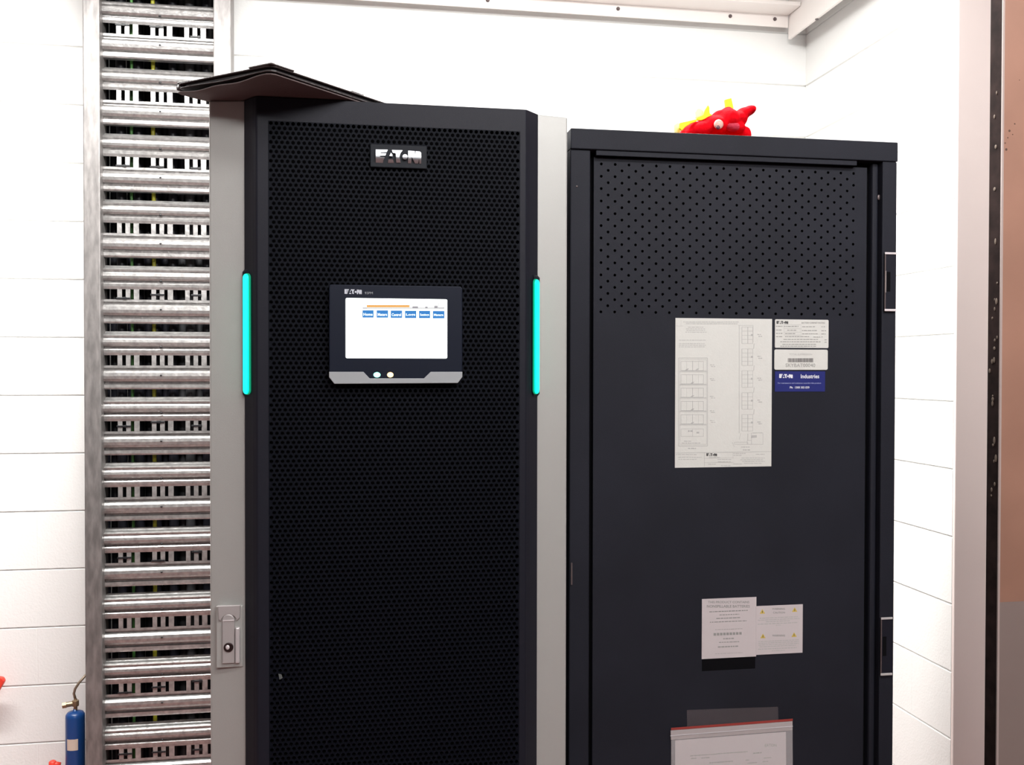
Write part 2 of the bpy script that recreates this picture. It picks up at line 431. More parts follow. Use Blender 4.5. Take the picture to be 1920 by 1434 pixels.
# lock handle on the left strip
lock = None
p0, p1 = at(406, 1136, 0), at(456, 1249, 0)
mb = MB(); mb.box(p0.x, p1.x, -.0025, .010, p1.z, p0.z); lock = mb.build('lock_handle', SILV, ups, bevel=.0012)
a, b = at(408, 1135, -.004), at(451, 1158, -.004); cc = at(429, 1164, -.004)
mb = MB(); pts = [Vector((a.x, -.0025, a.z)), Vector((b.x, -.0025, a.z)), Vector((b.x-.001, -.0025, b.z))]
for k in range(9):
    th = math.pi*k/8; pts.append(Vector((cc.x+.0115*math.cos(th), -.0025, cc.z+.0105*math.sin(th))))
pts.append(Vector((a.x+.002, -.0025, b.z-.001)))
mb.prism(pts, (0, -.004, 0)); mb.build('cover_plate', SILVD, lock, bevel=.001)
mb = MB(); pts = []
l0, l1 = at(416.5, 1163, -.006), at(440, 1243, -.006); rx = (l1.x-l0.x)/2; cx = (l0.x+l1.x)/2
for k in range(13):
    th = math.pi*k/12; pts.append(Vector((cx+rx*math.cos(th), -.0025, l0.z+rx*math.sin(th))))
pts += [Vector((l0.x, -.0025, l1.z)), Vector((l1.x, -.0025, l1.z))]
mb.prism(pts, (0, -.0045, 0)); mb.build('lever', SILVD, lock, bevel=.0012)
g0, g1 = at(418, 1163.5, -.007), at(441, 1163.5, -.007)
mb = MB(); mb.box(g0.x, g1.x-.001, -.0082, -.0065, g0.z-.0006, g0.z+.0006); mb.build('lever_edge', HINGE, lock)
r0, r1 = at(441, 1176, -.007), at(450, 1243, -.007)
mb = MB(); mb.box(r0.x, r1.x, -.0095, -.0025, r1.z, r0.z); mb.build('grip_rib', mat('highlit_lock_rib', (.62, .58, .59), .35, .3), lock, bevel=.002)  # highlight along the ridge is put into this paler colour
kc = at(428.5, 1213.5, -.008)
mb = MB(); mb.lathe((kc.x, -.0068, kc.z), [(.0072, 0), (.0072, .0018), (.0060, .0022), (.0056, .0008)], 24, 'Y'); mb.build('key_barrel', DARKM, lock)
mb = MB(); mb.ball((kc.x-.0015, -.0078, kc.z), .0032, .0012, .0036, nu=12, nv=8); mb.build('key_core', HINGE, lock, smooth=True)

# door: chamfered frame, then perforated centre
DY = -.030
FX0, FX1 = at(484, 700, DY).x, at(983.5, 700, DY).x
MX0, MX1 = at(503, 500, DY).x, at(975, 500, DY).x
MZ1 = at(735, 236, DY).z; MZ0 = .14
DZ1 = ZT-.002; DZ0 = .06
def door_ring(xa, xb):
    """chamfer profile from side xa to front xb"""
    s = 1 if xb > xa else -1; n = 6; out = [(xa, .028), (xa, -.003)]
    out += [(xa+s*.0008, -.0048)]
    ex, ey = xb-s*.006, DY+.0045
    out += [(ex-s*.002, ey+.002)]
    for k in range(n+1):
        tt = k/n; out.append((ex+(xb-ex)*tt, ey+(DY-ey)*math.sin(tt*math.pi/2)))
    return out
mb = MB()
LP = door_ring(DX0, FX0); RP = door_ring(DX1, FX1)
for PRF in (LP, RP):
    for (xa, ya), (xb_, yb) in zip(PRF, PRF[1:]):
        mb.quad((xa, ya, DZ0), (xb_, yb, DZ0), (xb_, yb, DZ1), (xa, ya, DZ1))
top = [Vector((x, y, DZ1)) for x, y in LP] + [Vector((x, y, DZ1)) for x, y in reversed(RP)]
n = len(mb.v); mb.v += [tuple(p) for p in top]; mb.f.append(tuple(range(n, n+len(top))))
n = len(mb.v); mb.v += [(p.x, p.y, DZ0) for p in top]; mb.f.append(tuple(range(n, n+len(top))))
def fr(x0, x1, z0, z1): mb.quad((x0, DY, z0), (x1, DY, z0), (x1, DY, z1), (x0, DY, z1))
fr(FX0, FX1, MZ1, DZ1); fr(FX0, FX1, DZ0, MZ0); fr(FX0, MX0, MZ0, MZ1); fr(MX1, FX1, MZ0, MZ1)
door = mb.build('door', BLACKD, ups)
def perforated(x0, x1, z0, z1, cols, rows, r, n, Y, wall, zratio=1.):
    mb = MB(); V, F = mb.v, mb.f; cw = (x1-x0)/cols; chh = (z1-z0)/rows
    if n == 6:
        ring = [(.5, 0), (.5, .5), (0, .5), (-.5, .5), (-.5, -.5), (.5, -.5)]
        rect = [(.5, .5), (0, .5), (-.5, .5), (-.5, -.5), (0, -.5), (.5, -.5)]
        ang = [math.radians(a) for a in (30, 90, 150, 210, 270, 330)]
    else:
        rect = [(.5, 0), (.5, .5), (0, .5), (-.5, .5), (-.5, 0), (-.5, -.5), (0, -.5), (.5, -.5)]
        ang = [math.radians(a) for a in range(0, 360, 45)]
    ca = [(r*math.cos(a), r*math.sin(a)) for a in ang]
    for j in range(rows):
        zc = z1-(j+.5)*chh; za, zb = zc-chh/2, zc+chh/2
        xs = [x0+(i+.5)*cw for i in range(cols)] if j % 2 == 0 else [x0+(i+1)*cw for i in range(cols-1)]
        if j % 2:
            for a, b in ((x0, x0+cw/2), (x1-cw/2, x1)):
                m = len(V); V += [(a, Y, za), (b, Y, za), (b, Y, zb), (a, Y, zb)]; F.append((m, m+1, m+2, m+3))
        for xc in xs:
            m = len(V)
            for a, b in rect: V.append((xc+a*cw, Y, zc+b*chh))
            for a, b in ca: V.append((xc+a, Y, zc+b))
            for i in range(n):
                k = (i+1) % n; F.append((m+i, m+k, m+n+k, m+n+i))
            if wall:
                for a, b in ca: V.append((xc+a, Y+wall, zc+b))
                for i in range(n):
                    k = (i+1) % n; F.append((m+n+i, m+n+k, m+2*n+k, m+2*n+i))
    return mb
cols = 47; cwid = (MX1-MX0)/cols; rows = int((MZ1-MZ0)/(cwid*.862))
pm = perforated(MX0, MX1, MZ0, MZ1, cols, rows, cwid*.37, 6, DY, .0015).build('perforated_sheet', MESHM, door, fix=False)
mb = MB(); mb.box(MX0-.004, MX1+.004, DY+.010, DY+.014, MZ0-.01, MZ1+.01); mb.build('dark_backing', VOID, door)  # near-black sheet stands in for the unlit cabinet interior
mb = MB(); p = at(525, 1268, DY); mb.prism([at(522, 1263, DY-.0004), at(527.5, 1264, DY-.0004), at(530, 1271, DY-.0004), at(524, 1274, DY-.0004)], (0, .0003, 0)); mb.build('paint_chip', mat('grey_scuff', (.10, .11, .11), .6), door)

# light bars on the chamfers
def light_bar(side):
    xa, xb = (DX0, FX0) if side < 0 else (DX1, FX1); s = 1 if xb > xa else -1
    yt, yb = (505, 744) if side < 0 else (516, 743)
    pxm = 462 if side < 0 else 1004
    zt, zb_ = at(pxm, yt, -.006).z, at(pxm, yb, -.006).z
    mb = MB()
    o = s*-.0028
    pts = [(xa+o, -.001), (xa+o, -.0062), (xa+o+s*.0012, -.008), (xa+s*.009, -.0165), (xa+s*.009, -.010), (xa, -.001)]
    n0 = len(mb.v); zs = [(zb_, 1), (zb_+.004, 0), (zt-.004, 0), (zt, 1)]
    for z, e in zs:
        for x, y in pts:
            xx = x+(s*.0030 if e and abs(x-(xa+o)) < .002 else 0); mb.v.append((xx, y+(.002 if e else 0), z))
    k = len(pts)
    for i in range(3):
        for j in range(k): mb.f.append((n0+i*k+j, n0+i*k+(j+1) % k, n0+(i+1)*k+(j+1) % k, n0+(i+1)*k+j))
    mb.f.append(tuple(n0+i for i in range(k))); mb.f.append(tuple(n0+3*k+i for i in range(k)))
    h = mb.build('light_bar', BLACKD, door, fix=True)
    # rounded diffuser standing proud of the chamfer
    mb = MB(); a, b = Vector((xa+s*.0002, -.0066)), Vector((xa+s*.0086, -.0172))
    w = (b-a).length/2; c2 = (a+b)/2; d = (b-a).normalized(); nn = Vector((-s*abs(d.y), -abs(d.x)))
    zt2, zb2 = zt-.0075, zb_+.0045
    loop = []
    for q in range(9): th = math.pi*q/8; loop.append((w*math.cos(th), zt2-w+w*math.sin(th)))
    for q in range(9): th = math.pi+math.pi*q/8; loop.append((w*math.cos(th), zb2+w+w*math.sin(th)))
    pts = [Vector((c2.x+d.x*t_, c2.y+d.y*t_, z)) for t_, z in loop]
    mb.prism(pts, (nn.x*.0034, nn.y*.0034, 0)); mb.build('diffuser', LEDG, h, bevel=.001)
    rim = [Vector((c2.x+d.x*.0022+d.x*t_*1.28, c2.y+d.y*.0022+d.y*t_*1.28, z+(.001 if z > (zt2+zb2)/2 else -.001))) for t_, z in loop]
    mb = MB(); mb.prism(rim, (nn.x*.0014, nn.y*.0014, 0)); mb.build('glow_rim', LEDR, h)  # added dim rim imitates LED glow spilling onto the chamfer
light_bar(-1); light_bar(1)

# name badge
mb = MB(); a, b = at(694, 271, DY), at(800, 318, DY)
mb.box(a.x, b.x, DY-.005, DY, b.z, a.z); badge = mb.build('name_badge', BADGE, door, bevel=.0012)
mb = MB(); put_logo(mb, 704.5, 280.5, 790, 306.5, DY-.0070, .002)
bl_ = mb.build('badge_lettering', CHROME, badge, fix=True)
bm = bmesh.new(); bm.from_mesh(bl_.data)
bt_, tp_ = min(v.co.z for v in bm.verts), max(v.co.z for v in bm.verts)
for k in range(1, 12):
    bmesh.ops.bisect_plane(bm, geom=bm.verts[:]+bm.edges[:]+bm.faces[:], plane_co=(0, 0, bt_+(tp_-bt_)*k/12), plane_no=(0, 0, 1))
for v in bm.verts:
    q = (v.co.z-(bt_+tp_)/2)/((tp_-bt_)/2)
    if v.co.y < DY-.006: v.co.y -= .0030-(.0019*q if q > 0 else .0050*q*q)
bm.to_mesh(bl_.data); bm.free()

# touchscreen panel
PY = DY-.016
dp = MB(); c1, c2_ = at(617, 534, PY), at(867, 700, PY)
pts = [at(620, 533, PY), at(863, 537, PY), at(867, 541, PY), at(867, 705, PY), at(858, 716, PY), at(627, 718, PY), at(617, 706, PY), at(617, 536, PY)]
pts = [Vector((min(max(p.x, c1.x), c2_.x), PY, p.z)) for p in pts]
pts[1].z = pts[0].z
dp.prism(pts, (0, .016, 0)); panel = dp.build('display_panel', BEZEL, door, bevel=.0012)
tr = [(617,697),(681.5,697),(693,709.3),(795,709.3),(807.5,697),(867,697),(867,706.5),(858.5,718),(627,719.5),(617,707)]
mb = MB(); mb.prism([at(x, y, PY-.002) for x, y in tr], (0, .0025, 0)); mb.build('lower_trim', TRIM, panel, bevel=.0005)
SYY = PY-.0006
s0, s1 = at(648, 558.5, SYY), at(838.5, 672, SYY)
mb = MB(); rc_ = .0022; pts = []
for cxx, czz, a0 in ((s1.x-rc_, s0.z-rc_, 0), (s0.x+rc_, s0.z-rc_, 90), (s0.x+rc_, s1.z+rc_, 180), (s1.x-rc_, s1.z+rc_, 270)):
    for q in range(5): th = math.radians(a0+22.5*q); pts.append(Vector((cxx+rc_*math.cos(th), SYY, czz+rc_*math.sin(th))))
mb.prism(pts, (0, .0005, 0)); scr = mb.build('screen', SCREEN, panel)
TY = SYY-.0003
lab = ['Home', 'Meters', 'Control', 'Logs', 'Settings', 'Manage']
for i, (xa, xb) in enumerate(((679.5, 700.7), (706.1, 727.8), (732.6, 754), (759.2, 780.7), (785.5, 806.7), (811.5, 833.3))):
    mb = MB(); y0 = 581.4+i*.3; pbar(mb, xa, y0, xb, y0+14, TY); bt = mb.build('menu_button', SBLUE, scr)
    mb = MB(); put_text(mb, lab[i], xa+2.0, y0+5.2, xb-2.0, y0+10.6, TY-.0002, True); mb.build('button_text', STEXT, bt)
mb = MB(); pbar(mb, 687.5, 571.5, 768, 576.5, TY); mb.build('orange_banner', SORNG, scr)
mb = MB(); pbar(mb, 655, 576.5, 688, 577.1, TY); pbar(mb, 680, 577, 833.5, 578.8, TY); pbar(mb, 773, 574, 784, 577, TY); pbar(mb, 797, 574.5, 802, 577, TY); pbar(mb, 814, 573, 821, 577, TY); mb.build('status_line', SGREY, scr)
mb = MB()
for x0, y0, x1, y1 in ((822, 568.5, 823, 577), (831.5, 570, 832.5, 577), (822, 568.3, 830, 569.2), (822, 576.3, 832.5, 577.2)): pbar(mb, x0, y0, x1, y1, TY-.0001)
mb.build('page_icon', SGREY, scr)
mb = MB(); put_logo(mb, 646, 542, 678.5, 551.5, PY-.0004); mb.build('panel_logo', PRINTW, panel)
mb = MB(); put_text(mb, '93PM', 684, 547, 699, 551.5, PY-.0004); mb.build('model_print', TRIM, panel)
for px, m, w, h in ((706.8, INDG, 8.0, 6.2), (731.8, INDO, 7.2, 6.2)):
    c = at(px, 702.6, PY); mb = MB(); mb.ball((c.x, PY, c.z), w*.00066, .0022, h*.00064, nu=16, nv=10); mb.build('indicator_light', m, panel, smooth=True)

# ================================================================ BATTERY CABINET
Y2 = .085
bat = tag(empty('battery_cabinet', (.67, .5, 0)), 'dark charcoal battery cabinet with dotted vent holes and paper labels on its door', 'electrical cabinet')
BX0, BX1 = at(1069, 800, Y2).x, at(1677.5, 800, Y2).x
BX1 = at(1684, 275, Y2).x
ZB = 1.868
mb = MB(); mb.box(BX0, BX0+.002, Y2+.03, .93, .02, ZB-.002); mb.box(BX1-.002, BX1, Y2+.03, .93, .02, ZB-.002)
mb.box(BX0, BX1, .928, .93, .02, ZB-.002); mb.box(BX0, BX1, Y2+.03, .93, .02, .024); mb.box(BX0, BX1, Y2+.03, .93, ZB-.002, ZB)
mb.build('case', BLACKP, bat)
mb = MB(); mb.box(BX0+.01, BX1-.01, Y2+.02, .92, .001, .02); mb.build('plinth', BLACKD, bat)
zr = at(1090, 279, Y2).z
mb = MB(); mb.box(BX0, BX1, Y2, Y2+.045, zr, ZB); mb.build('top_rail', BLACKP, bat, bevel=.0015)
xa = at(1106, 700, Y2+.004).x; xp0 = at(1113, 700, Y2+.012).x; xp1 = at(1624, 700, Y2+.012).x
xs0, xs1 = at(1633.5, 700, Y2+.012).x, at(1645, 700, Y2+.012).x; xq = at(1652.5, 700, Y2+.002).x
mb = MB(); mb.box(BX0, xa, Y2+.004, Y2+.045, .02, zr); mb.build('frame_post', BLACKP, bat, bevel=.002)
mb = MB(); mb.box(xq, BX1-.0005, Y2+.002, Y2+.045, .02, zr); post_r = mb.build('frame_post', BLACKP, bat, bevel=.002)
mb = MB(); mb.box(xs0, xs1, Y2+.012, Y2+.03, .03, zr); mb.build('hinge_stile', BLACKP, bat, bevel=.004)
# door panel
P2 = Y2+.014
hz1 = at(1127.5, 307.3, P2).z; hx0 = at(1127.5, 307.3, P2).x; hx1 = at(1600.5, 329, P2).x
nc = 20; cw = (hx1-hx0)/19; rp = (hz1-at(1127.5, 584.5, P2).z)/24; nr = 25
zA, zB_ = hz1+rp/2, hz1+rp/2-nr*rp; xA, xB = hx0-cw/2, hx1+cw/2
zt_ = at(1120, 290, P2).z
vd = perforated(xA, xB, zB_, zA, nc, nr, .0026, 8, P2, .0015)
for x0, x1, z0, z1 in ((xp0, xp1, zA, zr-.010), (xp0, xA, zB_, zA), (xB, xp1, zB_, zA), (xp0, xp1, .03, zB_)):
    vd.quad((x0, P2, z0), (x1, P2, z0), (x1, P2, z1), (x0, P2, z1))
for x, in ((xp0,), (xp1,)): vd.quad((x, P2, .03), (x, P2+.012, .03), (x, P2+.012, zr-.01), (x, P2, zr-.01))
bd = vd.build('door', BLACKP, bat, fix=False)
mb = MB(); mb.box(BX0+.004, BX1-.004, P2+.0135, P2+.016, .03, zr); mb.build('dark_inner_sheet', VOID, bat)  # black sheet puts the inside's darkness behind grooves and vent holes
l0, l1 = at(1118, 280, Y2+.003), at(1607, 300, Y2+.003); lb = at(1118, 291, Y2+.003)
mb = MB(); mb.prism([(l0.x, Y2+.003, zr-.0002), (l0.x, Y2+.003, lb.z), (l0.x, Y2+.012, lb.z+.001), (l0.x, Y2+.012, zr-.0002)], (l1.x-l0.x, 0, 0)); mb.build('door_lip', BLACKP, bat, bevel=.0008)
# hinge pockets on the right post, screw, scuffs
def hinge_pocket(x0, y0, x1, y1, bright):
    Yh = Y2-.0002; a, b = at(x0, y0, Yh), at(x1, y1, Yh)
    mb = MB(); mb.box(a.x, b.x, Yh-.0012, Yh+.002, b.z, a.z); h = mb.build('hinge', BLACKD, bat)
    e = .0024
    mb = MB(); mb.box(a.x-.0005, b.x, Yh-.0030, Yh-.001, a.z-e, a.z+e*.6); mb.build('lit_hinge_edge', HINGE if bright else HINGEM, h, bevel=.0005)  # pale colour paints the light caught by the pocket's edges
    mb = MB(); mb.box(a.x-.0005, b.x, Yh-.0030, Yh-.001, b.z-e*.7, b.z+e); mb.build('lit_hinge_edge', HINGE if bright else HINGEM, h, bevel=.0005)
    mb = MB(); mb.box(a.x-.0005, a.x+.0016, Yh-.0022, Yh-.001, b.z, a.z); mb.build('hinge_side', HINGED, h)
    zc = (a.z+b.z)/2; hh = (a.z-b.z)*.19
    if bright:
        mb = MB(); mb.box(a.x, a.x+.0022, Yh-.0028, Yh-.001, zc-hh, zc+hh); mb.build('hinge_pin', mat('hinge_pin_steel', (.30, .25, .24), .4, .3), h)
    mb = MB(); mb.box(a.x+.004, a.x+.011, Yh-.0016, Yh-.001, zc-hh*.9, zc+hh*.9); mb.build('hinge_slot', VOID, h)
HINGEM = mat('dull_steel_lit_edge', (.62, .60, .60), .4, .3)
hinge_pocket(1658.5, 474.5, 1679, 582, True); hinge_pocket(1651, 1158.5, 1671.5, 1263, False)
c = at(1646.5, 370, Y2+.0125); mb = MB(); mb.ball((c.x+.001, Y2+.012, c.z), .003, .0015, .005, nu=12, nv=8); mb.build('fixing_screw', HINGED, bat, smooth=True)
c = at(1081.5, 349.5, Y2+.004); mb = MB(); mb.ball((c.x, Y2+.004, c.z), .002, .001, .0016, nu=10, nv=6); mb.build('fixing_screw', HINGED, bat, smooth=True)
a, b = at(1070.5, 1055, Y2+.003), at(1073, 1096, Y2+.003); mb = MB(); mb.box(a.x, b.x, Y2+.002, Y2+.0045, b.z, a.z); mb.build('side_catch', HINGED, bat)
# near-black slab painting the shade of a grip recess under the warning labels
a, b = at(1316, 1226, P2), at(1416, 1253, P2)
mb = MB(); mb.box(a.x, b.x, P2-.0003, P2+.004, b.z, a.z); mb.build('grip_recess_shade', VOID, bd, bevel=.0005)

def label(name, x0, y0, x1, y1, m, rnd=0., Yo=-.0006, parent=bd):
    Y = P2+Yo; a, b = at(x0, (y0+y1)/2, Y), at(x1, (y0+y1)/2, Y); c, d = at((x0+x1)/2, y0, Y), at((x0+x1)/2, y1, Y)
    mb = MB(); pts = []
    if rnd:
        for cx_, cz_, a0 in ((b.x-rnd, c.z-rnd, 0), (a.x+rnd, c.z-rnd, 90), (a.x+rnd, d.z+rnd, 180), (b.x-rnd, d.z+rnd, 270)):
            for q in range(5): th = math.radians(a0+22.5*q); pts.append(Vector((cx_+rnd*math.cos(th), Y, cz_+rnd*math.sin(th))))
    else: pts = [Vector((a.x, Y, c.z)), Vector((b.x, Y, c.z)), Vector((b.x, Y, d.z)), Vector((a.x, Y, d.z))]
    mb.prism(pts, (0, .0005, 0)); return mb.build(name, m, parent), Y-.0003

# wiring schematic
sh, Y = label('schematic_label', 1266, 597, 1447, 875.5, PAPER)
sh['label'] = 'tall white sheet printed with a grey wiring diagram'
mb = MB(); L = MB()
def ln(x0, y0, x1, y1, w=.55, m=None):
    q = m or L
    if abs(x1-x0) >= abs(y1-y0): q.quad(at(x0, y0+w/2, Y), at(x1, y1+w/2, Y), at(x1, y1-w/2, Y), at(x0, y0-w/2, Y))
    else: q.quad(at(x0-w/2, y1, Y), at(x0+w/2, y1, Y), at(x1+w/2, y0, Y), at(x1-w/2, y0, Y))
def rct(x0, y0, x1, y1, w=.55): ln(x0, y0, x1, y0, w); ln(x0, y1, x1, y1, w); ln(x0, y0, x0, y1, w); ln(x1, y0, x1, y1, w)
line_of_words(mb, 1281, 1387, 603.5, 1.4, Y, 1); line_of_words(mb, 1286, 1383, 606.8, 1.2, Y, 2)
for i, (xa_, xb_) in enumerate(((1290, 1319), (1286, 1322), (1287, 1322), (1285, 1326))): line_of_words(mb, xa_, xb_, 613.3+i*3.1, 1.2, Y, 5+i)
line_of_words(mb, 1273, 1323, 637.7, 1.1, Y, 11)
for i in range(3): line_of_words(mb, 1273, 1323, 644+i*3.1, 1.1, Y, 12+i)
ln(1277, 600, 1277, 611, .4); ln(1268, 611, 1281, 611, .4)
# elevation drawing, left
rct(1272.5, 671, 1326.5, 836, .9); rct(1275, 674, 1324.5, 833, .5)
for k in range(5):
    y0 = 677.5+k*25; rct(1277, y0, 1319, y0+17, .7); ln(1287.5, y0, 1287.5, y0+17, .35); ln(1309.5, y0, 1309.5, y0+17, .35)
    ln(1298.5, y0-1, 1298.5, y0+18, 1.0); ln(1274, y0+19.5, 1325, y0+19.5, .6); ln(1275, y0+17.8, 1325, y0+17.8, .9)
    for xa_ in ((1284, 1303) if k == 0 else (1294,)): mb.quad(at(xa_, y0+17, Y), at(xa_+5, y0+16.5, Y), at(xa_+8, y0+13.2, Y), at(xa_+4, y0+13.5, Y))
rct(1277, 804, 1319, 818, .6); ln(1298.5, 804, 1298.5, 818); line_of_words(mb, 1290, 1299, 808, 3.0, Y, 21); line_of_words(mb, 1306, 1311, 811, 3, Y, 22)
line_of_words(mb, 1282, 1296, 827, 1.2, Y, 23); line_of_words(mb, 1278, 1313, 830.5, 1.4, Y, 24); line_of_words(mb, 1290, 1305, 840.5, 1.8, Y, 25)
for yy in (684, 710, 743, 770, 788.5): line_of_words(mb, 1331, 1339, yy, 1.2, Y, int(yy)); line_of_words(mb, 1333, 1341, yy+3, 1.2, Y, int(yy)+1)
# circuit drawing, right
ln(1386, 610, 1386, 812, .9); ln(1384, 610, 1412, 610, .6); ln(1412, 610, 1412, 642, .7)
for k in range(5):
    y0 = 613+k*41
    ln(1391, y0, 1391, y0+31, .9); ln(1402, y0, 1402, y0+31, 1.2); ln(1411.5, y0, 1411.5, y0+31, .6)
    for q in range(5): ln(1391, y0+q*7.75, 1412, y0+q*7.75, .55)
    line_of_words(mb, 1408, 1412, y0+15, 3.5, Y, 70+k); line_of_words(mb, 1420, 1427, y0+14, 1.6, Y, 80+k); line_of_words(mb, 1422, 1429, y0+17.5, 1.6, Y, 90+k)
    if k < 4: ln(1413, y0+31, 1414, y0+41, 1.0)
ln(1386, 812, 1389, 824, .6); ln(1412, 812, 1429, 811, .6); rct(1409, 811.5, 1430.5, 833, .6); mb.quad(at(1408, 821, Y), at(1419, 820, Y), at(1419, 815.5, Y), at(1409, 816, Y))
rct(1377, 829, 1402, 833, .6); rct(1401, 825.5, 1409, 833, .6); ln(1377, 829, 1373, 838, .6); ln(1402, 813, 1402, 826, 1.0); line_of_words(mb, 1390, 1407, 838, 1.4, Y, 31); line_of_words(mb, 1393, 1407, 843.5, 2, Y, 32)
# title block
ln(1266.5, 849, 1446.5, 846.5, .8); ln(1320.5, 848, 1320.5, 875, .7); ln(1321, 859, 1376, 858.3, .5); ln(1321, 867, 1376, 866.3, .5); ln(1374, 847.5, 1374, 858, .4)
for i, (xa_, xb_, yy) in enumerate(((1267, 1306, 852), (1272, 1315, 857), (1272, 1306, 861), (1329, 1350, 857.3), (1345, 1371, 861.5), (1346, 1372, 865.5), (1328, 1342, 870), (1352, 1370, 873), (1375, 1400, 850), (1375, 1391, 853.5), (1417, 1434, 851.5), (1390, 1434, 858.5), (1388, 1430, 861.8), (1392, 1434, 865), (1375, 1392, 869.5), (1395, 1430, 868.5))):
    line_of_words(mb, xa_, xb_, yy, 1.15, Y, 100+i)
L.build('diagram_lines', INKL, sh, fix=False); mb.build('fine_print', INKL, sh, fix=False)
mb = MB(); put_logo(mb, 1324.5, 849.5, 1344.5, 855.2, Y); mb.build('sheet_logo', INKD, sh)

# rating label
rl, Y = label('rating_label', 1453, 599, 1553.5, 652.2, PAPER, .0022)
rl['label'] = 'white rating plate label'
mb = MB(); put_logo(mb, 1456, 601.5, 1478, 607.3, Y); mb.build('label_logo', INKD, rl)
mb = MB(); put_text(mb, 'BATTERY CABINET RATING', 1503, 603.5, 1547, 606.5, Y, True)
for i, (xa_, xb_, yy) in enumerate(((1455, 1467, 611.5), (1470, 1497, 611.8), (1504, 1530, 612.4), (1540, 1547, 612.5), (1455, 1466, 618.6), (1476, 1493, 619), (1504, 1533, 619.6), (1540, 1549, 620), (1455, 1469, 625), (1472, 1491, 625.4), (1504, 1534, 625.8), (1540, 1548, 626), (1455, 1468, 631), (1472, 1517, 631), (1525, 1538, 631.8), (1540, 1543, 631.5), (1469, 1535, 636.2), (1546, 1550, 637), (1463, 1540, 640.6), (1546, 1550, 641.5), (1467, 1530, 645.5), (1463, 1532, 649))):
    line_of_words(mb, xa_, xb_, yy, 1.3, Y, 200+i)
mb.build('fine_print', INK, rl, fix=False)
L = MB()
for yy in (608.8, 615.5, 622.2, 628): ln(1470, yy, 1502, yy+.3, .4)
ln(1470, 608.8, 1470, 628, .4); ln(1502, 609, 1502, 628, .4); L.build('box_lines', INKL, rl, fix=False)
# asset label with barcode
al, Y = label('barcode_label', 1452, 655.2, 1552, 693.2, PAPER, .0030)
al['label'] = 'white asset sticker with barcode and number'
mb = MB(); put_text(mb, 'TOTAL SUPPRESSION', 1480, 662.5, 1522.5, 665.8, Y); mb.build('label_print', INKL, al, fix=False)
mb = MB(); put_text(mb, 'SKYBAT00040', 1473, 681.3, 1528.5, 688, Y); mb.build('serial_print', INK, al, fix=False)
mb = MB(); rr = random.Random(9); x = 1477.5
while x < 1524.5:
    w = rr.choice((.45, .7, 1.0)); pbar(mb, x, 671.5, min(x+w, 1524.8), 679, Y); x += w+rr.choice((.3, .45, .6))
mb.build('barcode', mat('barcode_ink', (.16, .15, .15), .6), al, fix=False)
# blue service label
bl, Y = label('service_label', 1453, 696, 1547, 734, BLUEL)
bl['label'] = 'dark blue service sticker with white print'
mb = MB(); put_logo(mb, 1461, 701, 1486.5, 709, Y)
put_text(mb, 'Industries', 1501.5, 701.5, 1536, 709.2, Y, True); put_text(mb, 'Ph:  1300 303 059', 1481, 724.3, 1517.5, 728.3, Y, True); mb.build('label_print', WPRNT, bl, fix=False)
mb = MB(); put_text(mb, 'For maintenance and assistance regarding this product', 1458.5, 716.8, 1539.5, 720.2, Y, True); mb.build('fine_print', mat('pale_blue_print', (.30, .33, .58), .5), bl, fix=False)
# the two warning labels
wl, Y = label('warning_label', 1316, 1121, 1418, 1233, PAPERP)
wl['label'] = 'pale paper notice headed this product contains nonspillable batteries'
mb = MB(); put_text(mb, 'THIS PRODUCT CONTAINS', 1327.5, 1126.5, 1405, 1130.8, Y, True); put_text(mb, 'NONSPILLABLE BATTERIES', 1325.5, 1134, 1406, 1139, Y, True)
# follow the level of the sheet: small drop towards the left
mb.build('heading_print', INK, wl, fix=False)
mb = MB()
for i, (xa_, xb_, yy, h) in enumerate(((1330, 1402, 1145.5, 1.7), (1349, 1386, 1152, 1.4), (1343, 1389, 1158.5, 1.7), (1331, 1400, 1165, 1.5), (1341, 1392, 1179.5, .7), (1356, 1376, 1197, 2), (1348, 1386, 1203.5, 1.5), (1346, 1384, 1212, 2.2), (1341, 1392, 1224.5, .6))):
    line_of_words(mb, xa_, xb_, yy+.04*(xb_-xa_)/2, h, Y, 300+i, -.04)
for i, x in enumerate(range(1338, 1392, 6)): pbar(mb, x, 1185.6-.04*(x-1365), x+4.6, 1190.4-.04*(x-1365), Y); 
mb.build('fine_print', INK, wl, fix=False)
wr, Y = label('warning_label', 1417.5, 1134.5, 1505, 1225.5, PAPERP, Yo=-.0009)
wr['label'] = 'pale paper notice with four small yellow warning triangles'
mb = MB(); put_text(mb, 'WARNING', 1447.5, 1139.6, 1472, 1143, Y, True); put_text(mb, 'CAUTION', 1449.5, 1146.5, 1472, 1150, Y, True); put_text(mb, 'WARNING', 1448, 1189.5, 1472, 1193.2, Y, True)
mb.build('heading_print', INK, wr, fix=False)
mb = MB()
for i, (xa_, xb_, yy, h) in enumerate(((1424, 1496, 1157.5, 1.5), (1421, 1499, 1161, 1.4), (1436, 1483, 1164.5, 1.4), (1421, 1496, 1168.5, 1.6), (1455, 1464, 1172, 1.2), (1422, 1498, 1201, 1.4), (1422, 1498, 1204.3, 1.4), (1422, 1498, 1207.6, 1.4), (1424, 1492, 1211, 1.4), (1421, 1494, 1215.5, 1.6), (1447, 1472, 1219.5, 1.4))):
    line_of_words(mb, xa_, xb_, yy+.045*(xb_-xa_)/2, h, Y, 400+i, -.045)
mb.build('fine_print', INKL, wr, fix=False)
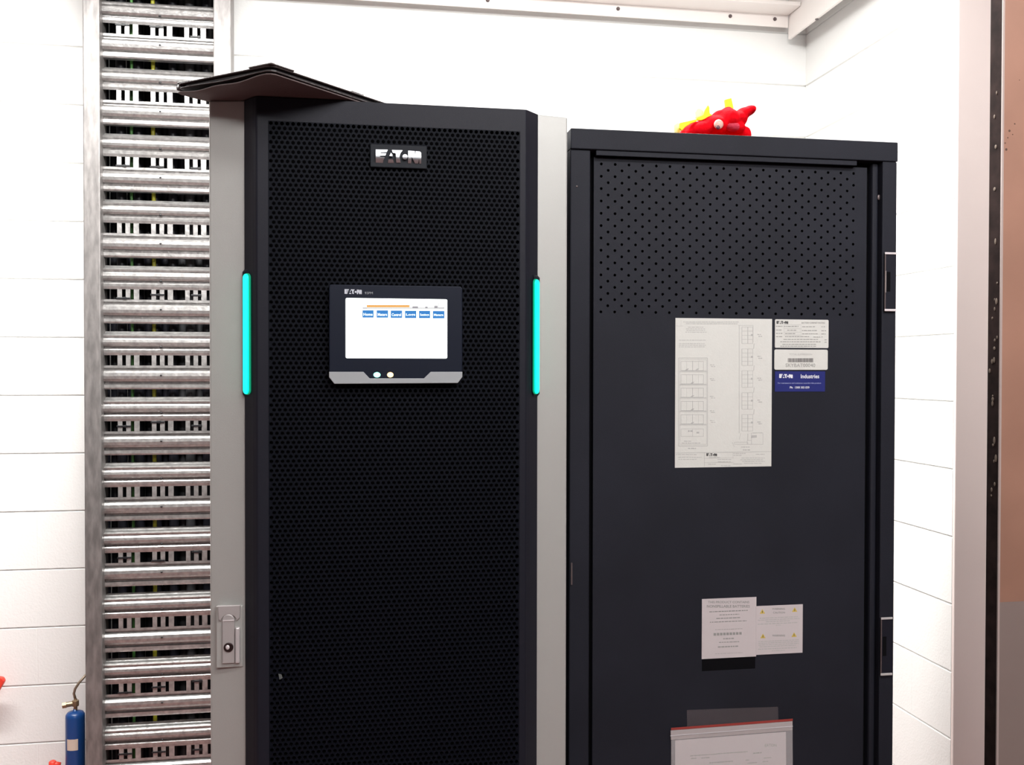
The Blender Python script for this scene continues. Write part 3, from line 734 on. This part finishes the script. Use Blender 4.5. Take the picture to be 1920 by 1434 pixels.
for x, y in ((1429.5, 1146.5), (1490, 1143), (1430.5, 1192.5), (1489, 1190)):
    mb = MB(); mb.prism([at(x-5, y+4, Y), at(x+5, y+3.6, Y), at(x, y-4.6, Y)], (0, .0002, 0)); t3 = mb.build('warning_triangle', YTRI, wr)
    mb = MB(); pbar(mb, x-.5, y-1.6, x+.5, y+2.6, Y-.0002); mb.build('exclamation_mark', INKD, t3)

# zip bag of papers hanging on the door
zbg = tag(empty('document_bag', (.62, P2-.002, .70)), 'clear zip bag with red strip holding printed papers on the dark cabinet door', 'document bag')
def tilt(pts, Y): return [at(x, y, Y) for x, y in pts]
Yb = P2-.0015
mb = MB(); mb.prism(tilt([(1288, 1331), (1459, 1325), (1461, 1420), (1289, 1428)], Yb+.001), (0, .0003, 0)); mb.build('backing_sheet', mat('dark_clear_plastic', (.35, .30, .31), .25, alpha=.09), zbg)
mb = MB(); mb.prism(tilt([(1258.5, 1366), (1486, 1350), (1488, 1700), (1258, 1722)], Yb-.0018), (0, .0003, 0)); mb.build('bag_front', FILM, zbg)
mb = MB(); mb.prism(tilt([(1258.5, 1364.5), (1486.5, 1347.2), (1486.5, 1351.5), (1258.5, 1368.8)], Yb-.0024), (0, .0005, 0)); mb.build('zip_strip', REDZ, zbg)
mb = MB(); mb.prism(tilt([(1257.5, 1369.5), (1486, 1352), (1486, 1369), (1258, 1387)], Yb-.0023), (0, .0003, 0)); mb.build('seal_band', FILMB, zbg)
mb = MB(); mb.prism(tilt([(1257, 1378.8), (1486.5, 1360.8), (1486.5, 1362.2), (1257, 1380.2)], Yb-.0030), (0, .0004, 0)); mb.build('seal_ridge', mat('pale_seal_ridge', (.60, .57, .60), .3), zbg)
mb = MB(); mb.prism(tilt([(1266, 1388), (1473.5, 1372), (1476, 1690), (1266, 1712)], Yb-.0010), (0, .0006, 0)); pp = mb.build('paper', mat('bagged_paper', (.64, .58, .575), .5), zbg)
Y = Yb-.0013
mb = MB(); put_text(mb, 'EATON', 1434, 1394.2, 1456, 1399.6, Y, True)
for i, (xa_, xb_, yy, h) in enumerate(((1294, 1345, 1417, 1.5), (1345, 1402, 1413, 1.7), (1296, 1306, 1422, 1.6), (1315, 1330, 1421, 1.8), (1412, 1428, 1412, 2.4), (1330, 1374, 1430, 2), (1398, 1406, 1425, 1.5), (1402, 1420, 1430.5, 1.4), (1432, 1446, 1421, 1.4), (1430, 1442, 1428, 1.4))):
    line_of_words(mb, xa_, xb_, yy, h, Y, 500+i, -.07)
mb.build('letterhead_print', INK, pp, fix=False)

# ================================================================ TABLET CASE ON TOP OF THE UPS
tc = tag(empty('tablet_case', (-.05, .0, ZT)), 'dark brown leather tablet case lying flat, overhanging the corner of the left cabinet', 'tablet case')
N0 = Vector((-.110, -.142)); e1 = Vector((.70, .714)).normalized(); L0 = Vector((-.259, -.024)); e2 = (L0-N0).normalized()
def sheet(name, z0, th, m, inset0=0., i1=0., ln_=.245, wd=.19, wave=0., warp=None, parent=tc, round_=.010, slope=0., shift=(0, 0)):
    """rounded slab in the case's own axes: a along e1, b along e2"""
    mb = MB(); nu, nv = 26, 20; G = []
    def P(i, j, top):
        a = inset0+(ln_-inset0-i1)*i/nu; b = shift[1]+(wd)*j/nv
        A = min(max(a, round_), ln_-round_) ; B = min(max(b, round_+shift[1]), wd+shift[1]-round_)
        dx, dy = a-A, b-B; dl = math.hypot(dx, dy)
        if abs(dx) > 0 and abs(dy) > 0:
            k = round_/max(dl, 1e-9); 
            if dl > round_: dx *= k; dy *= k
        a2, b2 = A+dx, B+dy
        xy = N0+e1*(a2+shift[0])+e2*b2
        z = z0+(th if top else 0)+slope*(b2)
        if warp: z += warp(a2, b2, top)
        return (xy.x, xy.y, z)
    idx = {}
    for top in (0, 1):
        for i in range(nu+1):
            for j in range(nv+1): idx[(i, j, top)] = len(mb.v); mb.v.append(P(i, j, top))
    for i in range(nu):
        for j in range(nv):
            mb.f.append((idx[i,j,0], idx[i,j+1,0], idx[i+1,j+1,0], idx[i+1,j,0])); mb.f.append((idx[i,j,1], idx[i+1,j,1], idx[i+1,j+1,1], idx[i,j+1,1]))
    for i in range(nu):
        for j in (0, nv): mb.f.append((idx[i,j,0], idx[i+1,j,0], idx[i+1,j,1], idx[i,j,1]))
    for j in range(nv):
        for i in (0, nu): mb.f.append((idx[i,j,0], idx[i,j+1,0], idx[i,j+1,1], idx[i,j,1]))
    return mb.build(name, m, parent, bevel=th*.3, smooth=False)
def w_low(a, b, top):      # soft lower flap: droops a little past the cabinet edge, ripples along its edge
    over = max(0, .06-a)
    return -.004*math.sin(min(over/.06, 1)*math.pi/2)*math.sin(min(b/.19, 1)*math.pi/1.2) + .0012*math.sin(b*75)*max(0, 1-a/.05)
sheet('lower_flap', ZT+.0004, .0020, LEATHI, warp=w_low)
sheet('middle_flap', ZT+.0036, .0016, LEATH, wd=.186, warp=lambda a, b, t: -.0004+.0010*math.sin(b*40+1)*max(0, 1-a/.08)+.001)
tb = sheet('tablet', ZT+.0062, .0052, ALUM, wd=.176, ln_=.236, shift=(.005, .005))
sheet('upper_cover', ZT+.0115, .0020, LEATH, wd=.188)
# spine folds joining the flaps along the far left edge, and corner straps
mb = MB(); pts = []
for a, b, z in ((.004, .188, .0125), (.06, .190, .0118), (.12, .190, .0115), (.24, .190, .0115)):
    xy = N0+e1*a+e2*b; pts.append((xy.x, xy.y, ZT+z-.004))
mb.tube(pts, .0045, 10); mb.build('spine_fold', LEATH, tc, smooth=True)
for a, b, s in ((.012, .012, .030), (.014, .178, .020), (.17, .010, .018)):
    xy = N0+e1*a+e2*b; mb = MB()
    c4 = [N0+e1*(a-s*.45)+e2*(b-s*.45), N0+e1*(a+s)+e2*(b-s*.45), N0+e1*(a+s*.9)+e2*(b-s*.15), N0+e1*(a-s*.1)+e2*(b+s*.9), N0+e1*(a-s*.45)+e2*(b+s)]
    if b > .1: c4 = [N0+e1*(a-s*.6)+e2*(b-s*.8), N0+e1*(a+s)+e2*(b+s*.3), N0+e1*(a+s)+e2*(b+s*.55), N0+e1*(a-s*.6)+e2*(b+s*.55)]
    mb.prism([(p.x, p.y, ZT+.0131) for p in c4], (0, 0, .0032)); mb.build('corner_strap', LEATH, tc, bevel=.0014)

# ================================================================ PLUSH TOY ON THE BATTERY CABINET
TYY = .30
ZS = 1.0
toy = tag(empty('plush_toy', (at(1340, 240, TYY).x, TYY, ZB)), 'small red plush toy with yellow felt trim lying on top of the right cabinet', 'plush toy')
def tp(cx_, cy_):  # crop pixel -> photo pixel
    return 1220+cx_/8., 160+cy_/8.
def tat(cx_, cy_, dY=0.): return at(*tp(cx_, cy_), TYY+dY)
px8 = (tat(108, 0).x-tat(100, 0).x)/8
mb = MB()
for cx_, cy_, rx_, rz_, ry_, rot in ((700, 700, 260, 140, .045, -12), (900, 640, 230, 160, .05, 0), (1110, 560, 190, 190, .05, 0), (1120, 420, 70, 80, .03, 0), (1010, 460, 80, 70, .03, 0), (1270, 520, 130, 110, .035, -15),
                                     (1370, 440, 115, 92, .030, -30), (1455, 392, 108, 72, .028, -18), (1340, 520, 80, 110, .03, 0), (1375, 780, 88, 150, .035, 0), (1240, 680, 150, 110, .04, 0), (560, 740, 140, 90, .035, -20)):
    c = tat(cx_, cy_); mb.ball((c.x, c.y, c.z), rx_*px8, ry_, rz_*px8, math.radians(rot), 20, 14)
mb.ball((toy.location.x, TYY, ZB+.022), .085, .05, .021, None, 24, 12)
body = mb.build('body', REDP, toy, fix=False)
r = body.modifiers.new('r', 'REMESH'); r.mode = 'VOXEL'; r.voxel_size = .0022; r.use_smooth_shade = True
s = body.modifiers.new('s', 'SMOOTH'); s.iterations = 4; s.factor = .5
apply_mods(body)
c = tat(1215, 610, -.030); mb = MB(); mb.ball((c.x, TYY-.030, c.z), .017, .014, .010, math.radians(12)); mb.build('muzzle', PINKP, toy, smooth=True)
c = tat(1020, 585, -.052); mb = MB(); mb.ball((c.x, c.y, c.z), .0094, .006, .0094); ey = mb.build('eye', EYEP, toy, smooth=True)
c = tat(1010, 632, -.057); mb = MB(); mb.ball((c.x, c.y, c.z), .0040, .0030, .0040); mb.build('pupil', EYED, ey, smooth=True)
def felt(name, poly, m, dY, th=.004):
    mb = MB(); mb.prism([tat(x, y, dY) for x, y in poly], (0, th, 0)); return mb.build(name, m, toy, bevel=.0015)
felt('crest', [(430, 640), (440, 560), (560, 535), (680, 505), (700, 520), (690, 540), (600, 575), (520, 625), (470, 680)], YELP, -.030, .006)
felt('crest', [(690, 490), (790, 440), (820, 360), (865, 290), (885, 330), (890, 420), (930, 440), (850, 490), (760, 525), (705, 525)], YELP, -.026, .006)
felt('crest', [(1118, 215), (1150, 205), (1210, 190), (1225, 250), (1245, 345), (1150, 350), (1180, 375), (1130, 345)], YELP, -.010, .006)
felt('cream_tuft', [(350, 690), (350, 590), (400, 560), (460, 570), (480, 610), (450, 680), (430, 740), (350, 740)], CREAM, -.012, .010)
felt('cream_tuft', [(680, 490), (670, 400), (700, 345), (760, 350), (800, 390), (780, 450)], CREAM, -.015, .008)
felt('lime_band', [(1310, 585), (1350, 568), (1395, 575), (1402, 650), (1340, 662), (1308, 640)], LIME, -.036, .012)

# ================================================================ BOTTOM LEFT: CYLINDER, PIPE, RED HANDLES
gc = tag(empty('gas_cylinder', (-.917, 1.88, 0)), 'small blue cylinder with brass valve standing by the foot of the cable ladder', 'cylinder')
ca, cb = at(122.5, 1390, 1.88), at(160, 1390, 1.88); R = (cb.x-ca.x)/2*.97; CX = (ca.x+cb.x)/2; zt = at(141, 1333, 1.88).z
mb = MB(); mb.lathe((CX, 1.88, 0), [(R*.93, .001), (R, .008), (R, zt-.020), (R*.97, zt-.010), (R*.80, zt-.003), (R*.45, zt+.001), (R*.22, zt+.002), (R*.2, zt+.008)], 36); mb.build('tank', BLUEC, gc, smooth=True)
z0, z1 = at(141, 1409, 1.84).z, at(141, 1388, 1.84).z
mb = MB(); 
for k in range(8):
    a0 = math.radians(-128+k*8.5); a1 = math.radians(-128+(k+1)*8.5); r_ = R+.0006
    mb.quad((CX+r_*math.cos(a0), 1.88+r_*math.sin(a0), z0), (CX+r_*math.cos(a1), 1.88+r_*math.sin(a1), z0), (CX+r_*math.cos(a1), 1.88+r_*math.sin(a1), z1), (CX+r_*math.cos(a0), 1.88+r_*math.sin(a0), z1))
tl = mb.build('paper_label', CREAML, gc)
mb = MB(); mb.lathe((CX+.001, 1.88, zt+.004), [(.006, 0), (.006, .012), (.011, .014), (.011, .032), (.005, .034), (.005, .038)], 16); vv = mb.build('valve_body', BRASS, gc, bevel=.0006)
mb = MB(); mb.tube([(CX-.002, 1.88, zt+.026), (CX-.030, 1.875, zt+.024)], .0085, 10); mb.tube([(CX-.026, 1.875, zt+.024), (CX-.038, 1.874, zt+.023)], .0105, 6); mb.build('valve_knob', BRASS, vv)
pa = at(138.5, 1312, 1.88)
mb = MB(); pts = [(CX+.001, 1.88, zt+.038), at(138.5, 1300, 1.88), at(141, 1291, 1.88), at(148, 1280, 1.88), at(157, 1270, 1.89), at(164, 1262, 1.905), at(172, 1255, 1.915)]
mb.tube(pts, .0042, 10); mb.build('pipe', COPP, gc, smooth=True)
# red lever at the left edge, and red cap low down
def red_part(name, label_, cat, pts, r, foot):
    e = tag(empty(name, foot), label_, cat); return e
rv = tag(empty('red_lever', (at(-40, 1290, 1.93).x, 1.93, .33)), 'red lever tip poking in at the left edge above the cylinder', 'lever')
a, b = at(-70, 1262, 1.93), at(8, 1277, 1.93)
mb = MB(); mb.prism([at(-75, 1262, 1.93), at(-10, 1268, 1.93), at(5, 1271, 1.93), at(8.5, 1277, 1.93), at(5, 1284, 1.93), at(-2, 1296, 1.93), at(-12, 1310, 1.93), at(-75, 1300, 1.93)], (0, .018, 0)); mb.build('grip', REDV, rv, bevel=.004)
mb = MB(); mb.tube([(at(-50, 1285, 1.95).x, 1.945, at(-50, 1285, 1.95).z), (at(-50, 1285, 1.95).x, 2.001, at(-50, 1285, 1.95).z)], .012, 12); mb.build('spindle', BRASS, rv)
fx = at(98, 1440, 1.9)
fb = tag(empty('red_object', (fx.x, 1.9, 0)), 'tip of a small red object just showing at the bottom left beside the blue cylinder', 'canister')
mb = MB(); mb.lathe((fx.x+.012, 1.90, 0), [(.036, .001), (.040, .006), (.040, .060), (.034, .074), (.018, .084), (.012, .086)], 28); mb.build('red_base', REDV, fb, smooth=True)  # assumed lower body; only the red tip above it is known
tz = at(96, 1426, 1.9).z
mb = MB(); mb.lathe((at(95, 1430, 1.9).x+.006, 1.90, .086), [(.011, 0), (.012, .006), (.012, tz-.086-.004), (.008, tz-.086)], 20); mb.tube([(at(95, 1430, 1.9).x+.005, 1.90, tz-.010), at(113, 1434, 1.9)], .009, 12); mb.build('red_tip', REDV, fb, smooth=True)

# ================================================================ LIGHT
def area(name, loc, sx, sz, power, col=(1, 1, 1), rot=(0, 0, 0), spread=180):
    l = bpy.data.lights.new(name, 'AREA'); l.shape = 'RECTANGLE'; l.size = sx; l.size_y = sz
    l.energy = power; l.color = col; l.spread = math.radians(spread)
    o = bpy.data.objects.new(name, l); o.location = loc; o.rotation_euler = rot; C.objects.link(o); return o
area('ceiling_light', (1.1, -1.45, 2.93), 1.9, .22, 24, (1, .985, .97), (math.radians(84), 0, 0))
area('ceiling_light', (.5, -3.1, 2.86), 2.6, .22, 35, (1, .985, .97), (math.radians(84), 0, 0))
area('ceiling_light', (-.35, .80, 2.88), 3.2, .20, 104, (.99, 1, .97))
w = bpy.data.worlds.new('world'); bpy.context.scene.world = w; w.use_nodes = True
w.node_tree.nodes['Background'].inputs[0].default_value = (.5, .5, .5, 1); w.node_tree.nodes['Background'].inputs[1].default_value = .0

sc = bpy.context.scene
sc.view_settings.view_transform = 'Standard'; sc.view_settings.look = 'None'
sc.view_settings.gamma = 1; sc.view_settings.exposure = 0.75; sc.view_settings.use_curve_mapping = False
sc.cycles.max_bounces = 8; sc.cycles.transparent_max_bounces = 12
